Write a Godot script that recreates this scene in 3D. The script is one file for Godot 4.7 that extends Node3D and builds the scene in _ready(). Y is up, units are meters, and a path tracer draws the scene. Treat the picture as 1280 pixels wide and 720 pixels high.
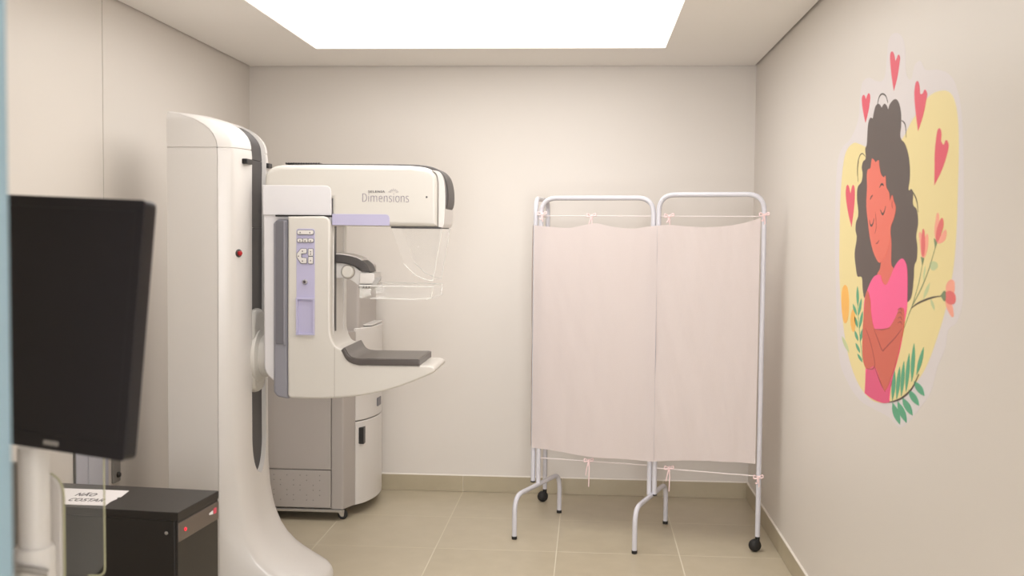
extends Node3D
# An examination room with a mammography unit, a folding screen and a painted-looking wall sticker.
# All shapes are given in metres in room coordinates: x to the right, y up, z towards the doorway.

const X_LEFT := -2.056
const X_RIGHT := 0.961
const Z_BACK := -6.49
const Z_FRONT := -1.0
const ROOM_H := 2.551
const TILE := 0.6
const TILE_X := -1.34

var M := {}
var origin := {}
var used := {}


func _ready() -> void:
	var cam := Camera3D.new()
	cam.name = "camera"
	cam.position = Vector3(0, 1.559, 0)
	cam.rotation_order = EULER_ORDER_YXZ
	cam.rotation = Vector3(-0.0496, 0.0701, 0.0097)
	cam.fov = 29.62
	cam.near = 0.05
	cam.far = 60.0
	var lens := CameraAttributesPhysical.new()
	lens.frustum_focal_length = 38.0
	lens.frustum_focus_distance = 5.3
	lens.exposure_aperture = 4.0
	lens.frustum_near = 0.05
	cam.attributes = lens
	add_child(cam)
	cam.fov = 29.62
	cam.current = true

	var env := Environment.new()
	env.background_mode = Environment.BG_COLOR
	env.background_color = Color(0.6, 0.6, 0.62)
	env.tonemap_mode = Environment.TONE_MAPPER_LINEAR
	env.tonemap_exposure = 1.0
	env.sdfgi_enabled = true
	env.ssao_enabled = true
	env.ssil_enabled = true
	var we := WorldEnvironment.new()
	we.name = "environment"
	we.environment = env
	add_child(we)

	area_light("panel_light", Vector3(-0.55, 2.546, -4.50), Vector2(1.86, 2.73), Color(1.0, 0.99, 0.985), 3.25)
	area_light("corridor_light", Vector3(0.3, 2.53, 0.35), Vector2(1.15, 0.55), Color(0.86, 0.95, 1.0), 0.9)
	area_light("added_fill_light", Vector3(0.1, 1.45, 1.385), Vector2(1.5, 1.6), Color(1.0, 0.99, 0.99), 15.5, Vector3.ZERO)  # added fill light, shining in through the doorway from out of view

	materials()
	build_room()
	build_gantry()
	build_printer()
	build_screen()
	build_battery_box()
	build_workstation()
	build_wall_fittings()
	build_mural()


func area_light(called: String, at: Vector3, size: Vector2, color: Color, energy: float, turn := Vector3(-PI / 2, 0, 0)) -> void:
	var l := AreaLight3D.new()
	l.name = called
	l.area_size = size
	l.position = at
	l.rotation = turn
	l.light_color = color
	l.light_energy = energy
	l.area_normalize_energy = true
	l.area_range = 12.0
	l.area_attenuation = 2.0
	l.shadow_enabled = true
	add_child(l)


# ---------------------------------------------------------------- materials

func mat(c: Color, rough: float, metal := 0.0, spec := 0.5) -> StandardMaterial3D:
	var m := StandardMaterial3D.new()
	m.albedo_color = c
	m.roughness = rough
	m.metallic = metal
	m.metallic_specular = spec
	return m


func rgb(r: int, g: int, b: int) -> Color:
	return Color8(r, g, b)


func noisy(a: Color, b: Color, freq: float, rough: float, scale: float, s: int, bump := 0.0) -> StandardMaterial3D:
	var m := mat(Color.WHITE, rough)
	var n := FastNoiseLite.new()
	n.seed = s
	n.frequency = freq
	n.fractal_octaves = 5
	var g := Gradient.new()
	g.set_color(0, a)
	g.set_color(1, b)
	var t := NoiseTexture2D.new()
	t.width = 512
	t.height = 512
	t.seamless = true
	t.noise = n
	t.color_ramp = g
	m.albedo_texture = t
	m.uv1_triplanar = true
	m.uv1_world_triplanar = true
	m.uv1_scale = Vector3.ONE * scale
	if bump > 0.0:
		var n2 := FastNoiseLite.new()
		n2.seed = s + 7
		n2.frequency = 0.06
		var t2 := NoiseTexture2D.new()
		t2.width = 512
		t2.height = 512
		t2.seamless = true
		t2.as_normal_map = true
		t2.bump_strength = bump
		t2.noise = n2
		m.normal_enabled = true
		m.normal_texture = t2
		m.normal_scale = 0.25
	return m


func clear(c: Color, alpha: float) -> StandardMaterial3D:
	var m := mat(Color(c.r, c.g, c.b, alpha), 0.04)
	m.transparency = BaseMaterial3D.TRANSPARENCY_ALPHA
	return m


func materials() -> void:
	M.wall = noisy(rgb(219, 213, 206), rgb(220, 214, 207), 0.02, 0.42, 0.7, 3)
	M.ceiling = mat(rgb(250, 247, 243), 0.75)
	M.gap = mat(rgb(150, 142, 134), 0.8)
	M.tile = [
		noisy(rgb(184, 173, 150), rgb(191, 180, 158), 0.012, 0.33, 0.9, 11),
		noisy(rgb(181, 170, 147), rgb(189, 178, 155), 0.014, 0.33, 0.9, 12),
		noisy(rgb(186, 175, 152), rgb(193, 182, 160), 0.011, 0.33, 0.9, 13)]
	M.grout = mat(rgb(216, 209, 190), 0.85)
	M.skirt = noisy(rgb(172, 161, 137), rgb(179, 168, 144), 0.012, 0.35, 0.9, 14)
	M.caulk = mat(rgb(232, 226, 217), 0.6)
	M.glow = mat(Color(1, 1, 1), 0.6)
	M.glow.emission_enabled = true
	M.glow.emission = Color(1.0, 0.98, 0.95)
	M.glow.emission_energy_multiplier = 1.2
	M.glow_cool = mat(Color(1, 1, 1), 0.6)
	M.glow_cool.emission_enabled = true
	M.glow_cool.emission = Color(0.9, 0.96, 1.0)
	M.glow_cool.emission_energy_multiplier = 1.2
	M.jamb = mat(rgb(112, 134, 144), 0.35)
	M.shell = mat(rgb(215, 211, 207), 0.28)
	M.shell_cool = mat(rgb(216, 214, 216), 0.3)
	M.shell_cream = mat(rgb(207, 203, 196), 0.3)
	M.grey = mat(rgb(140, 139, 147), 0.4)
	M.grey_dark = mat(rgb(108, 107, 113), 0.4)
	M.charcoal = mat(rgb(72, 68, 67), 0.45)
	M.belt = mat(rgb(58, 54, 54), 0.45)
	M.black = mat(rgb(28, 26, 26), 0.4)
	M.rubber = mat(rgb(30, 28, 27), 0.65)
	M.lavender = mat(rgb(180, 176, 204), 0.4)
	M.ink = mat(rgb(120, 108, 128), 0.5)
	M.ink_dark = mat(rgb(62, 54, 62), 0.5)
	M.red = mat(rgb(165, 28, 36), 0.3)
	M.tray = mat(rgb(84, 78, 75), 0.3)
	M.clear = clear(Color(0.97, 0.97, 0.96), 0.05)
	M.clear_thin = clear(Color(0.9, 0.9, 0.88), 0.05)
	M.clear_thin.metallic_specular = 0.15
	M.clear.metallic_specular = 0.35
	M.clear_rim = clear(Color(0.95, 0.95, 0.93), 0.42)
	M.silver = mat(rgb(200, 198, 196), 0.3, 0.8)
	M.cabinet = mat(rgb(172, 165, 160), 0.45)
	M.cabinet_side = mat(rgb(176, 169, 164), 0.45)
	M.pipe = mat(rgb(206, 205, 212), 0.25)
	M.cloth = noisy(rgb(226, 216, 214), rgb(230, 221, 219), 0.05, 0.9, 6.0, 21)
	M.cloth.backlight_enabled = true
	M.cloth.backlight = Color(0.78, 0.75, 0.74)
	M.ribbon = mat(rgb(240, 214, 214), 0.8)
	M.wire = mat(rgb(225, 215, 214), 0.4)
	M.ups = mat(rgb(33, 30, 29), 0.34)
	M.ups_strip = mat(rgb(120, 110, 104), 0.3, 0.5)
	M.led = mat(rgb(230, 40, 60), 0.3)
	M.led.emission_enabled = true
	M.led.emission = Color(1.0, 0.1, 0.2)
	M.led.emission_energy_multiplier = 1.2
	M.paper = mat(rgb(236, 232, 232), 0.85)
	M.monitor = mat(rgb(22, 20, 24), 0.4)
	M.display = mat(rgb(27, 26, 30), 0.28)
	M.post = mat(rgb(206, 203, 200), 0.35)
	M.plate = mat(rgb(205, 200, 196), 0.4)
	M.plate_dark = mat(rgb(140, 136, 131), 0.5)
	M.acrylic_edge = mat(rgb(168, 166, 134), 0.3)
	M.bluegrey = mat(rgb(182, 182, 194), 0.4)
	# sticker colours
	M.vinyl = mat(rgb(222, 216, 217), 0.5)
	M.yellow = mat(rgb(236, 220, 160), 0.5)
	M.hair = mat(rgb(88, 76, 72), 0.5)
	M.skin_face = mat(rgb(234, 116, 98), 0.5)
	M.skin_dark = mat(rgb(226, 108, 92), 0.5)
	M.skin_arm = mat(rgb(210, 100, 80), 0.5)
	M.skin_line = mat(rgb(168, 72, 66), 0.5)
	M.pink = mat(rgb(250, 96, 152), 0.5)
	M.pink_dark = mat(rgb(226, 84, 128), 0.5)
	M.heart = mat(rgb(226, 84, 106), 0.5)
	M.leaf = mat(rgb(84, 166, 128), 0.5)
	M.leaf_pale = mat(rgb(196, 208, 158), 0.5)
	M.petal = mat(rgb(226, 108, 108), 0.5)
	M.petal_pale = mat(rgb(246, 168, 146), 0.5)
	M.orange = mat(rgb(246, 186, 88), 0.5)
	M.calyx = mat(rgb(120, 140, 104), 0.5)
	M.line = mat(rgb(70, 60, 56), 0.5)


# ---------------------------------------------------------------- mesh tools

# Triangles come as a flat PackedVector3Array; solid() turns them outwards, mesh_of() adds creased normals.

func solid(t: PackedVector3Array) -> PackedVector3Array:
	var vol := 0.0
	for i in range(0, t.size(), 3):
		vol += t[i].dot(t[i + 1].cross(t[i + 2]))
	if vol < 0.0:
		for i in range(0, t.size(), 3):
			var k := t[i + 1]
			t[i + 1] = t[i + 2]
			t[i + 2] = k
	return t


func mesh_of(t: PackedVector3Array, crease := 35.0) -> ArrayMesh:
	var nf := t.size() / 3
	var fn := PackedVector3Array()
	fn.resize(nf)
	var near := {}
	for f in nf:
		var n := (t[f * 3 + 1] - t[f * 3]).cross(t[f * 3 + 2] - t[f * 3])
		fn[f] = n
		for k in 3:
			var key := Vector3i((t[f * 3 + k] * 20000.0).round())
			if not near.has(key):
				near[key] = PackedInt32Array()
			near[key].append(f)
	var v := PackedVector3Array()
	var nn := PackedVector3Array()
	var lim := cos(deg_to_rad(crease))
	for f in nf:
		var n0 := fn[f].normalized()
		if fn[f].length_squared() < 1e-18:
			continue
		for k in [0, 2, 1]:
			var p := t[f * 3 + k]
			var s := Vector3.ZERO
			for g in near[Vector3i((p * 20000.0).round())]:
				if fn[g].normalized().dot(n0) > lim:
					s += fn[g]
			v.append(p)
			nn.append(s.normalized() if s.length_squared() > 1e-20 else n0)
	var a := []
	a.resize(Mesh.ARRAY_MAX)
	a[Mesh.ARRAY_VERTEX] = v
	a[Mesh.ARRAY_NORMAL] = nn
	var m := ArrayMesh.new()
	m.add_surface_from_arrays(Mesh.PRIMITIVE_TRIANGLES, a)
	return m


func quad(t: PackedVector3Array, a: Vector3, b: Vector3, c: Vector3, d: Vector3) -> void:
	t.append(a); t.append(b); t.append(c)
	t.append(a); t.append(c); t.append(d)


func lift(p: Vector2, ax: int, h: float) -> Vector3:
	if ax == 2:
		return Vector3(p.x, p.y, h)
	if ax == 1:
		return Vector3(p.x, h, p.y)
	return Vector3(h, p.y, p.x)


func inset(poly: PackedVector2Array, d: float) -> PackedVector2Array:
	var n := poly.size()
	var area := 0.0
	for i in n:
		area += poly[i].cross(poly[(i + 1) % n])
	var s := 1.0 if area > 0.0 else -1.0
	var r := PackedVector2Array()
	for i in n:
		var e0 := (poly[i] - poly[(i + n - 1) % n]).normalized()
		var e1 := (poly[(i + 1) % n] - poly[i]).normalized()
		var n0 := Vector2(-e0.y, e0.x) * s
		var n1 := Vector2(-e1.y, e1.x) * s
		var b := n0 + n1
		var k := maxf(b.dot(n0), 0.35)
		r.append(poly[i] + b / k * d)
	return r


# A polygon pushed along an axis from lo to hi; bev rounds both rims.
# ax 2: polygon in x,y; ax 1: polygon in x,z; ax 0: polygon in z,y.
func slab(poly: PackedVector2Array, ax: int, lo: float, hi: float, bev := 0.0, steps := 3, deep := -1.0) -> PackedVector3Array:
	var t := PackedVector3Array()
	var n := poly.size()
	var rings: Array = []
	var bd := bev if deep < 0.0 else deep
	if bev > 0.0:
		for k in steps + 1:
			var a := PI / 2 * k / steps
			rings.append([inset(poly, bev * (1.0 - sin(a))), lo + bd * (1.0 - cos(a))])
		for k in range(steps, -1, -1):
			var a := PI / 2 * k / steps
			rings.append([inset(poly, bev * (1.0 - sin(a))), hi - bd * (1.0 - cos(a))])
	else:
		rings = [[poly, lo], [poly, hi]]
	for r in rings.size() - 1:
		var p0: PackedVector2Array = rings[r][0]
		var p1: PackedVector2Array = rings[r + 1][0]
		for i in n:
			var j := (i + 1) % n
			quad(t, lift(p0[i], ax, rings[r][1]), lift(p0[j], ax, rings[r][1]), lift(p1[j], ax, rings[r + 1][1]), lift(p1[i], ax, rings[r + 1][1]))
	var area := 0.0
	for i in n:
		area += poly[i].cross(poly[(i + 1) % n])
	var caps := Geometry2D.triangulate_polygon(rings[0][0])
	if caps.is_empty():
		print("open cap ", poly[0], " ", bev)
	var c0: PackedVector2Array = rings[0][0]
	var cn: PackedVector2Array = rings[-1][0]
	for i in range(0, caps.size(), 3):
		var ia := caps[i]
		var ib := caps[i + 1]
		var ic := caps[i + 2]
		if ((c0[ib] - c0[ia]).cross(c0[ic] - c0[ia]) > 0.0) != (area > 0.0):
			var sw := ib
			ib = ic
			ic = sw
		t.append(lift(c0[ia], ax, rings[0][1])); t.append(lift(c0[ic], ax, rings[0][1])); t.append(lift(c0[ib], ax, rings[0][1]))
		t.append(lift(cn[ia], ax, rings[-1][1])); t.append(lift(cn[ib], ax, rings[-1][1])); t.append(lift(cn[ic], ax, rings[-1][1]))
	return solid(t)


func pts(a: Array) -> PackedVector2Array:
	var p := PackedVector2Array()
	for i in range(0, a.size(), 2):
		p.append(Vector2(a[i], a[i + 1]))
	return p


# Corners of a polygon rounded by radius r (one for all, or one for each corner).
func rounded(poly: PackedVector2Array, r, steps := 5) -> PackedVector2Array:
	var o := PackedVector2Array()
	var n := poly.size()
	for i in n:
		var rad: float = r[i] if r is Array else r
		if rad <= 0.0:
			o.append(poly[i])
			continue
		var a := poly[(i + n - 1) % n] - poly[i]
		var b := poly[(i + 1) % n] - poly[i]
		var l := minf(rad, minf(a.length(), b.length()) * 0.49)
		var p0 := poly[i] + a.normalized() * l
		var p2 := poly[i] + b.normalized() * l
		for k in steps + 1:
			var t := float(k) / steps
			o.append(p0.lerp(poly[i], t).lerp(poly[i].lerp(p2, t), t))
	return o


func rect(x0: float, y0: float, x1: float, y1: float, r := 0.0, steps := 4) -> PackedVector2Array:
	var p := pts([x0, y0, x1, y0, x1, y1, x0, y1])
	return rounded(p, r, steps) if r > 0.0 else p


func box(a: Vector3, b: Vector3, bev := 0.003) -> PackedVector3Array:
	return slab(rect(a.x, a.y, b.x, b.y, bev, 2) if bev > 0 else rect(a.x, a.y, b.x, b.y), 2, a.z, b.z, bev, 2)


# Catmull-Rom curve through points; a point given twice is a sharp corner.
func curve2(p: PackedVector2Array, closed: bool, steps := 5) -> PackedVector2Array:
	var u := PackedVector2Array()
	var sharp: Array[bool] = []
	for q in p:
		if u.size() > 0 and u[-1].distance_to(q) < 1e-6:
			sharp[-1] = true
		else:
			u.append(q)
			sharp.append(false)
	var n := u.size()
	var o := PackedVector2Array()
	for i in (n if closed else n - 1):
		var b := u[i]
		var c := u[(i + 1) % n]
		var a := b if sharp[i] or (not closed and i == 0) else u[(i + n - 1) % n]
		var j := (i + 1) % n
		var d := c if sharp[j] or (not closed and j == n - 1) else u[(i + 2) % n]
		var l := b.distance_to(c) / 3.0
		var b1 := b + (c - a).normalized() * l
		var c1 := c - (d - b).normalized() * l
		for k in steps:
			o.append(b.bezier_interpolate(b1, c1, c, float(k) / steps))
	if not closed:
		o.append(u[-1])
	return o


func ring_at(c: Vector3, side: Vector3, up: Vector3, r: float, sides: int) -> PackedVector3Array:
	var o := PackedVector3Array()
	for k in sides:
		var a := TAU * k / sides
		o.append(c + side * cos(a) * r + up * sin(a) * r)
	return o


func loft(rings: Array) -> PackedVector3Array:
	var t := PackedVector3Array()
	for r in rings.size() - 1:
		var p0: PackedVector3Array = rings[r]
		var p1: PackedVector3Array = rings[r + 1]
		var n := p0.size()
		for i in n:
			var j := (i + 1) % n
			quad(t, p0[i], p0[j], p1[j], p1[i])
	for e in [0, rings.size() - 1]:
		var p: PackedVector3Array = rings[e]
		var c := Vector3.ZERO
		for q in p:
			c += q
		c /= p.size()
		for i in p.size():
			var j := (i + 1) % p.size()
			if e == 0:
				t.append(c); t.append(p[j]); t.append(p[i])
			else:
				t.append(c); t.append(p[i]); t.append(p[j])
	return solid(t)


func tube(path: PackedVector3Array, r: float, sides := 10) -> PackedVector3Array:
	var rings := []
	var side := Vector3.ZERO
	for i in path.size():
		var d := (path[mini(i + 1, path.size() - 1)] - path[maxi(i - 1, 0)]).normalized()
		if i == 0:
			side = d.cross(Vector3.UP if absf(d.y) < 0.9 else Vector3.RIGHT).normalized()
		side = (side - d * side.dot(d)).normalized()
		rings.append(ring_at(path[i], side, d.cross(side), r, sides))
	return loft(rings)


# A path of straight runs whose corners are bent with radius rad.
func bent(p: Array, rad: float, steps := 6) -> PackedVector3Array:
	var o := PackedVector3Array()
	for i in p.size():
		if i == 0 or i == p.size() - 1:
			o.append(p[i])
			continue
		var a: Vector3 = p[i - 1] - p[i]
		var b: Vector3 = p[i + 1] - p[i]
		var l := minf(rad, minf(a.length(), b.length()) * 0.49)
		var p0: Vector3 = p[i] + a.normalized() * l
		var p2: Vector3 = p[i] + b.normalized() * l
		for k in steps + 1:
			var t := float(k) / steps
			o.append(p0.lerp(p[i], t).lerp(p[i].lerp(p2, t), t))
	return o


# Profile of (radius, distance along axis) turned round an axis.
func lathe(prof: Array, at: Vector3, axis: Vector3, sides := 24) -> PackedVector3Array:
	var ax := axis.normalized()
	var s := ax.cross(Vector3.UP if absf(ax.y) < 0.9 else Vector3.RIGHT).normalized()
	var rings := []
	for i in range(0, prof.size(), 2):
		rings.append(ring_at(at + ax * prof[i + 1], s, ax.cross(s), maxf(prof[i], 0.0002), sides))
	return loft(rings)


func join(list: Array) -> PackedVector3Array:
	var t := PackedVector3Array()
	for l in list:
		t.append_array(l)
	return t


# ---------------------------------------------------------------- scene tools

func numbered(called: String) -> String:
	if not used.has(called):
		used[called] = 0
		return called
	used[called] += 1
	return "%s_%03d" % [called, used[called]]


# A thing: a node at its base; parts of it are given in room coordinates unless turned.
func thing(called: String, at: Vector3, label: String, category: String, group := "", turn := Basis.IDENTITY) -> Node3D:
	var o := Node3D.new()
	o.name = numbered(called)
	o.transform = Transform3D(turn, at)
	add_child(o)
	origin[o] = at if turn == Basis.IDENTITY else Vector3.ZERO
	o.set_meta("label", label)
	o.set_meta("category", category)
	if group != "":
		o.set_meta("group", group)
	return o


func part(parent: Node3D, called: String, t: PackedVector3Array, m: Material, label := "", crease := 35.0) -> MeshInstance3D:
	return part_mesh(parent, called, mesh_of(t, crease), m, label)


func part_mesh(parent: Node3D, called: String, mesh: Mesh, m: Material, label := "") -> MeshInstance3D:
	var o := MeshInstance3D.new()
	o.name = called
	o.mesh = mesh
	o.material_override = m
	if origin.has(parent):
		o.position = -origin[parent]
	parent.add_child(o, true)
	if label != "":
		o.set_meta("label", label)
	return o


func structure(called: String, t: PackedVector3Array, m: Material) -> MeshInstance3D:
	var o := part(self, called, t, m)
	o.set_meta("kind", "structure")
	return o


func lettering(parent: Node3D, called: String, text: String, height: float, width: float, at: Vector3, turn: Basis, m: Material, thin := 0.0, label := "") -> void:
	var f := SystemFont.new()
	f.font_names = PackedStringArray(["Droid Sans"])
	var fv := FontVariation.new()
	fv.base_font = f
	fv.variation_embolden = thin
	var tm := TextMesh.new()
	tm.text = text
	tm.font = fv
	tm.font_size = 64
	tm.pixel_size = 0.01
	tm.depth = 0.02
	tm.curve_step = 1.0
	var bb := tm.get_aabb()
	var o := part_mesh(parent, called, tm, m, label)
	var sc := Vector3(width / bb.size.x, height / bb.size.y, 0.05)
	o.transform = Transform3D(turn * Basis.from_scale(sc), at - origin.get(parent, Vector3.ZERO) - turn * (sc * bb.get_center()))


# ---------------------------------------------------------------- room

func build_room() -> void:
	var h := ROOM_H + 0.25
	structure("wall_back", box(Vector3(X_LEFT - 0.15, -0.1, Z_BACK - 0.15), Vector3(X_RIGHT + 0.15, h, Z_BACK), 0), M.wall)
	structure("wall_right", box(Vector3(X_RIGHT, -0.1, Z_BACK), Vector3(X_RIGHT + 0.15, h, Z_FRONT), 0), M.wall)
	# the left wall is faced with two boards that leave a joint
	var wl := structure("wall_left", box(Vector3(X_LEFT - 0.15, -0.1, Z_BACK), Vector3(X_LEFT - 0.014, h, Z_FRONT), 0), M.wall)
	var seam := -4.5
	part(wl, "wall_board", box(Vector3(X_LEFT - 0.014, 0, Z_BACK), Vector3(X_LEFT, h, seam - 0.003), 0), M.wall)
	part(wl, "wall_board", box(Vector3(X_LEFT - 0.014, 0, seam + 0.003), Vector3(X_LEFT, h, Z_FRONT), 0), M.wall)
	# the front wall with the doorway the room is seen through
	var xl := -0.572
	var xr := 0.60
	structure("wall_front", join([
		box(Vector3(X_LEFT - 0.15, -0.1, Z_FRONT), Vector3(xl, h, Z_FRONT + 0.14), 0),
		box(Vector3(xr, -0.1, Z_FRONT), Vector3(X_RIGHT + 0.15, h, Z_FRONT + 0.14), 0),
		box(Vector3(xl, 2.14, Z_FRONT), Vector3(xr, h, Z_FRONT + 0.14), 0)]), M.wall)
	structure("trim_1", join([
		box(Vector3(xl, 0, Z_FRONT - 0.004), Vector3(xl + 0.021, 2.14, Z_FRONT + 0.15), 0.003),
		box(Vector3(xr - 0.021, 0, Z_FRONT - 0.004), Vector3(xr, 2.14, Z_FRONT + 0.15), 0.003),
		box(Vector3(xl + 0.021, 2.119, Z_FRONT - 0.004), Vector3(xr - 0.021, 2.14, Z_FRONT + 0.15), 0.003)]), M.jamb)
	# corridor behind the doorway
	structure("wall_corridor_left", box(Vector3(-1.45, -0.1, Z_FRONT + 0.14), Vector3(-1.3, h, 1.4), 0), M.wall)
	structure("wall_corridor_right", box(Vector3(1.3, -0.1, Z_FRONT + 0.14), Vector3(1.45, h, 1.4), 0), M.wall)
	structure("wall_corridor_back", box(Vector3(-1.45, -0.1, 1.41), Vector3(1.45, h, 1.55), 0), M.wall)
	var wi := structure("added_window_1", box(Vector3(-0.65, 0.65, 1.395), Vector3(0.85, 2.25, 1.409), 0), M.glow_cool)  # glowing window added out of view, only as a fill source
	for fr in [[-0.72, 0.58, -0.65, 2.32], [0.85, 0.58, 0.92, 2.32], [-0.65, 0.58, 0.85, 0.65], [-0.65, 2.25, 0.85, 2.32]]:
		part(wi, "added_window_frame", box(Vector3(fr[0], fr[1], 1.37), Vector3(fr[2], fr[3], 1.41), 0.003), M.jamb)
	structure("ceiling_corridor", box(Vector3(-1.45, ROOM_H, Z_FRONT + 0.14), Vector3(1.45, h, 1.4), 0), M.ceiling)
	structure("floor_corridor", box(Vector3(-1.45, -0.1, Z_FRONT), Vector3(1.45, 0.0, 1.4), 0), M.tile[1])
	var cl := thing("corridor_lamp", Vector3(0.3, ROOM_H, 0.35), "flat white ceiling lamp in the corridor outside the doorway", "lamp")
	part(cl, "diffuser", box(Vector3(-0.3, ROOM_H - 0.016, 0.05), Vector3(0.9, ROOM_H - 0.002, 0.65), 0), M.glow_cool)

	# ceiling: a plasterboard field with a shadow gap along the walls and an opening for the light
	var g := 0.012
	var x0 := X_LEFT + g
	var x1 := X_RIGHT - g
	var z0 := Z_BACK + g
	var px0 := -1.491
	var px1 := 0.391
	var pz0 := -5.876
	var pz1 := -3.12
	var t := ROOM_H + 0.03
	var ce := structure("ceiling", join([
		box(Vector3(x0, ROOM_H, z0), Vector3(x1, t, pz0), 0),
		box(Vector3(x0, ROOM_H, pz1), Vector3(x1, t, Z_FRONT), 0),
		box(Vector3(x0, ROOM_H, pz0), Vector3(px0, t, pz1), 0),
		box(Vector3(px1, ROOM_H, pz0), Vector3(x1, t, pz1), 0)]), M.ceiling)
	part(ce, "slab", box(Vector3(X_LEFT, t, Z_BACK), Vector3(X_RIGHT, h, Z_FRONT), 0), M.ceiling)
	var lp := thing("ceiling_light", Vector3(-0.55, ROOM_H, -4.5), "large glowing white light panel set flush in the ceiling", "light")
	part(lp, "diffuser", box(Vector3(px0 + 0.001, ROOM_H + 0.004, pz0 + 0.001), Vector3(px1 - 0.001, ROOM_H + 0.012, pz1 - 0.001), 0), M.glow)

	# floor: square tiles laid from the back wall, each its own piece, over pale grout
	var fl := structure("floor", box(Vector3(X_LEFT, -0.1, Z_BACK), Vector3(X_RIGHT, -0.0004, Z_FRONT), 0), M.grout)
	var j := 0.0022
	var xs := [X_LEFT]
	for k in range(-1, 5):
		if TILE_X + k * TILE > X_LEFT + 0.02 and TILE_X + k * TILE < X_RIGHT - 0.02:
			xs.append(TILE_X + k * TILE)
	xs.append(X_RIGHT)
	var rng := RandomNumberGenerator.new()
	rng.seed = 5
	for r in 10:
		var za := Z_BACK + r * TILE
		var zb := minf(za + TILE, Z_FRONT)
		for c in xs.size() - 1:
			var lip := 0.0 if r == 0 else j
			part(fl, "floor_tile", box(Vector3(xs[c] + j, -0.009, za + lip), Vector3(xs[c + 1] - j, 0.0, zb - j), 0.0008), M.tile[rng.randi() % 3])
	# tile skirting
	var sh := 0.096
	var sd := 0.010
	var bb := structure("baseboard_back", box(Vector3(X_LEFT, 0, Z_BACK), Vector3(X_RIGHT, sh - 0.002, Z_BACK + sd - 0.004), 0), M.grout)
	for c in xs.size() - 1:
		part(bb, "skirting_tile", box(Vector3(xs[c] + 0.0015, 0.001, Z_BACK), Vector3(xs[c + 1] - 0.0015, sh, Z_BACK + sd), 0.0012), M.skirt)
	part(bb, "caulk", tube(PackedVector3Array([Vector3(X_LEFT, sh + 0.001, Z_BACK + 0.003), Vector3(X_RIGHT, sh + 0.001, Z_BACK + 0.003)]), 0.006, 8), M.caulk)
	for s in 2:
		var wx := X_RIGHT if s == 0 else X_LEFT
		var d := -1.0 if s == 0 else 1.0
		var b2 := structure("baseboard_right" if s == 0 else "baseboard_left", box(Vector3(minf(wx, wx + d * (sd - 0.004)), 0, Z_BACK + sd), Vector3(maxf(wx, wx + d * (sd - 0.004)), sh - 0.002, Z_FRONT), 0), M.grout)
		for r in 10:
			var za := maxf(Z_BACK + r * TILE, Z_BACK + sd)
			var zb := minf(Z_BACK + (r + 1) * TILE, Z_FRONT)
			part(b2, "skirting_tile", box(Vector3(minf(wx, wx + d * sd), 0.001, za + 0.0015), Vector3(maxf(wx, wx + d * sd), sh, zb - 0.0015), 0.0012), M.skirt)
		part(b2, "caulk", tube(PackedVector3Array([Vector3(wx + d * 0.003, sh + 0.001, Z_BACK + sd), Vector3(wx + d * 0.003, sh + 0.001, Z_FRONT)]), 0.006, 8), M.caulk)


# ---------------------------------------------------------------- mammography unit

# How far the front of the column reaches at a height.
func column_front(y: float) -> float:
	var k := [[0.0, -1.135], [0.022, -1.135], [0.05, -1.152], [0.085, -1.22], [0.135, -1.305], [0.22, -1.385], [0.33, -1.43], [0.48, -1.452], [0.62, -1.455], [1.2, -1.455], [1.75, -1.455], [1.90, -1.456], [1.945, -1.463], [1.985, -1.49], [2.02, -1.54], [2.042, -1.60], [2.055, -1.67], [2.060, -1.74]]
	for i in k.size() - 1:
		if y <= k[i + 1][0]:
			var a: Array = k[maxi(i - 1, 0)]
			var d: Array = k[mini(i + 2, k.size() - 1)]
			return cubic_interpolate_in_time(k[i][1], k[i + 1][1], a[1], d[1], clampf((y - k[i][0]) / (k[i + 1][0] - k[i][0]), 0, 1), k[i + 1][0] - k[i][0], minf(a[0] - k[i][0], -0.001), maxf(d[0] - k[i][0], k[i + 1][0] - k[i][0] + 0.001))
	return k[-1][1]


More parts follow.
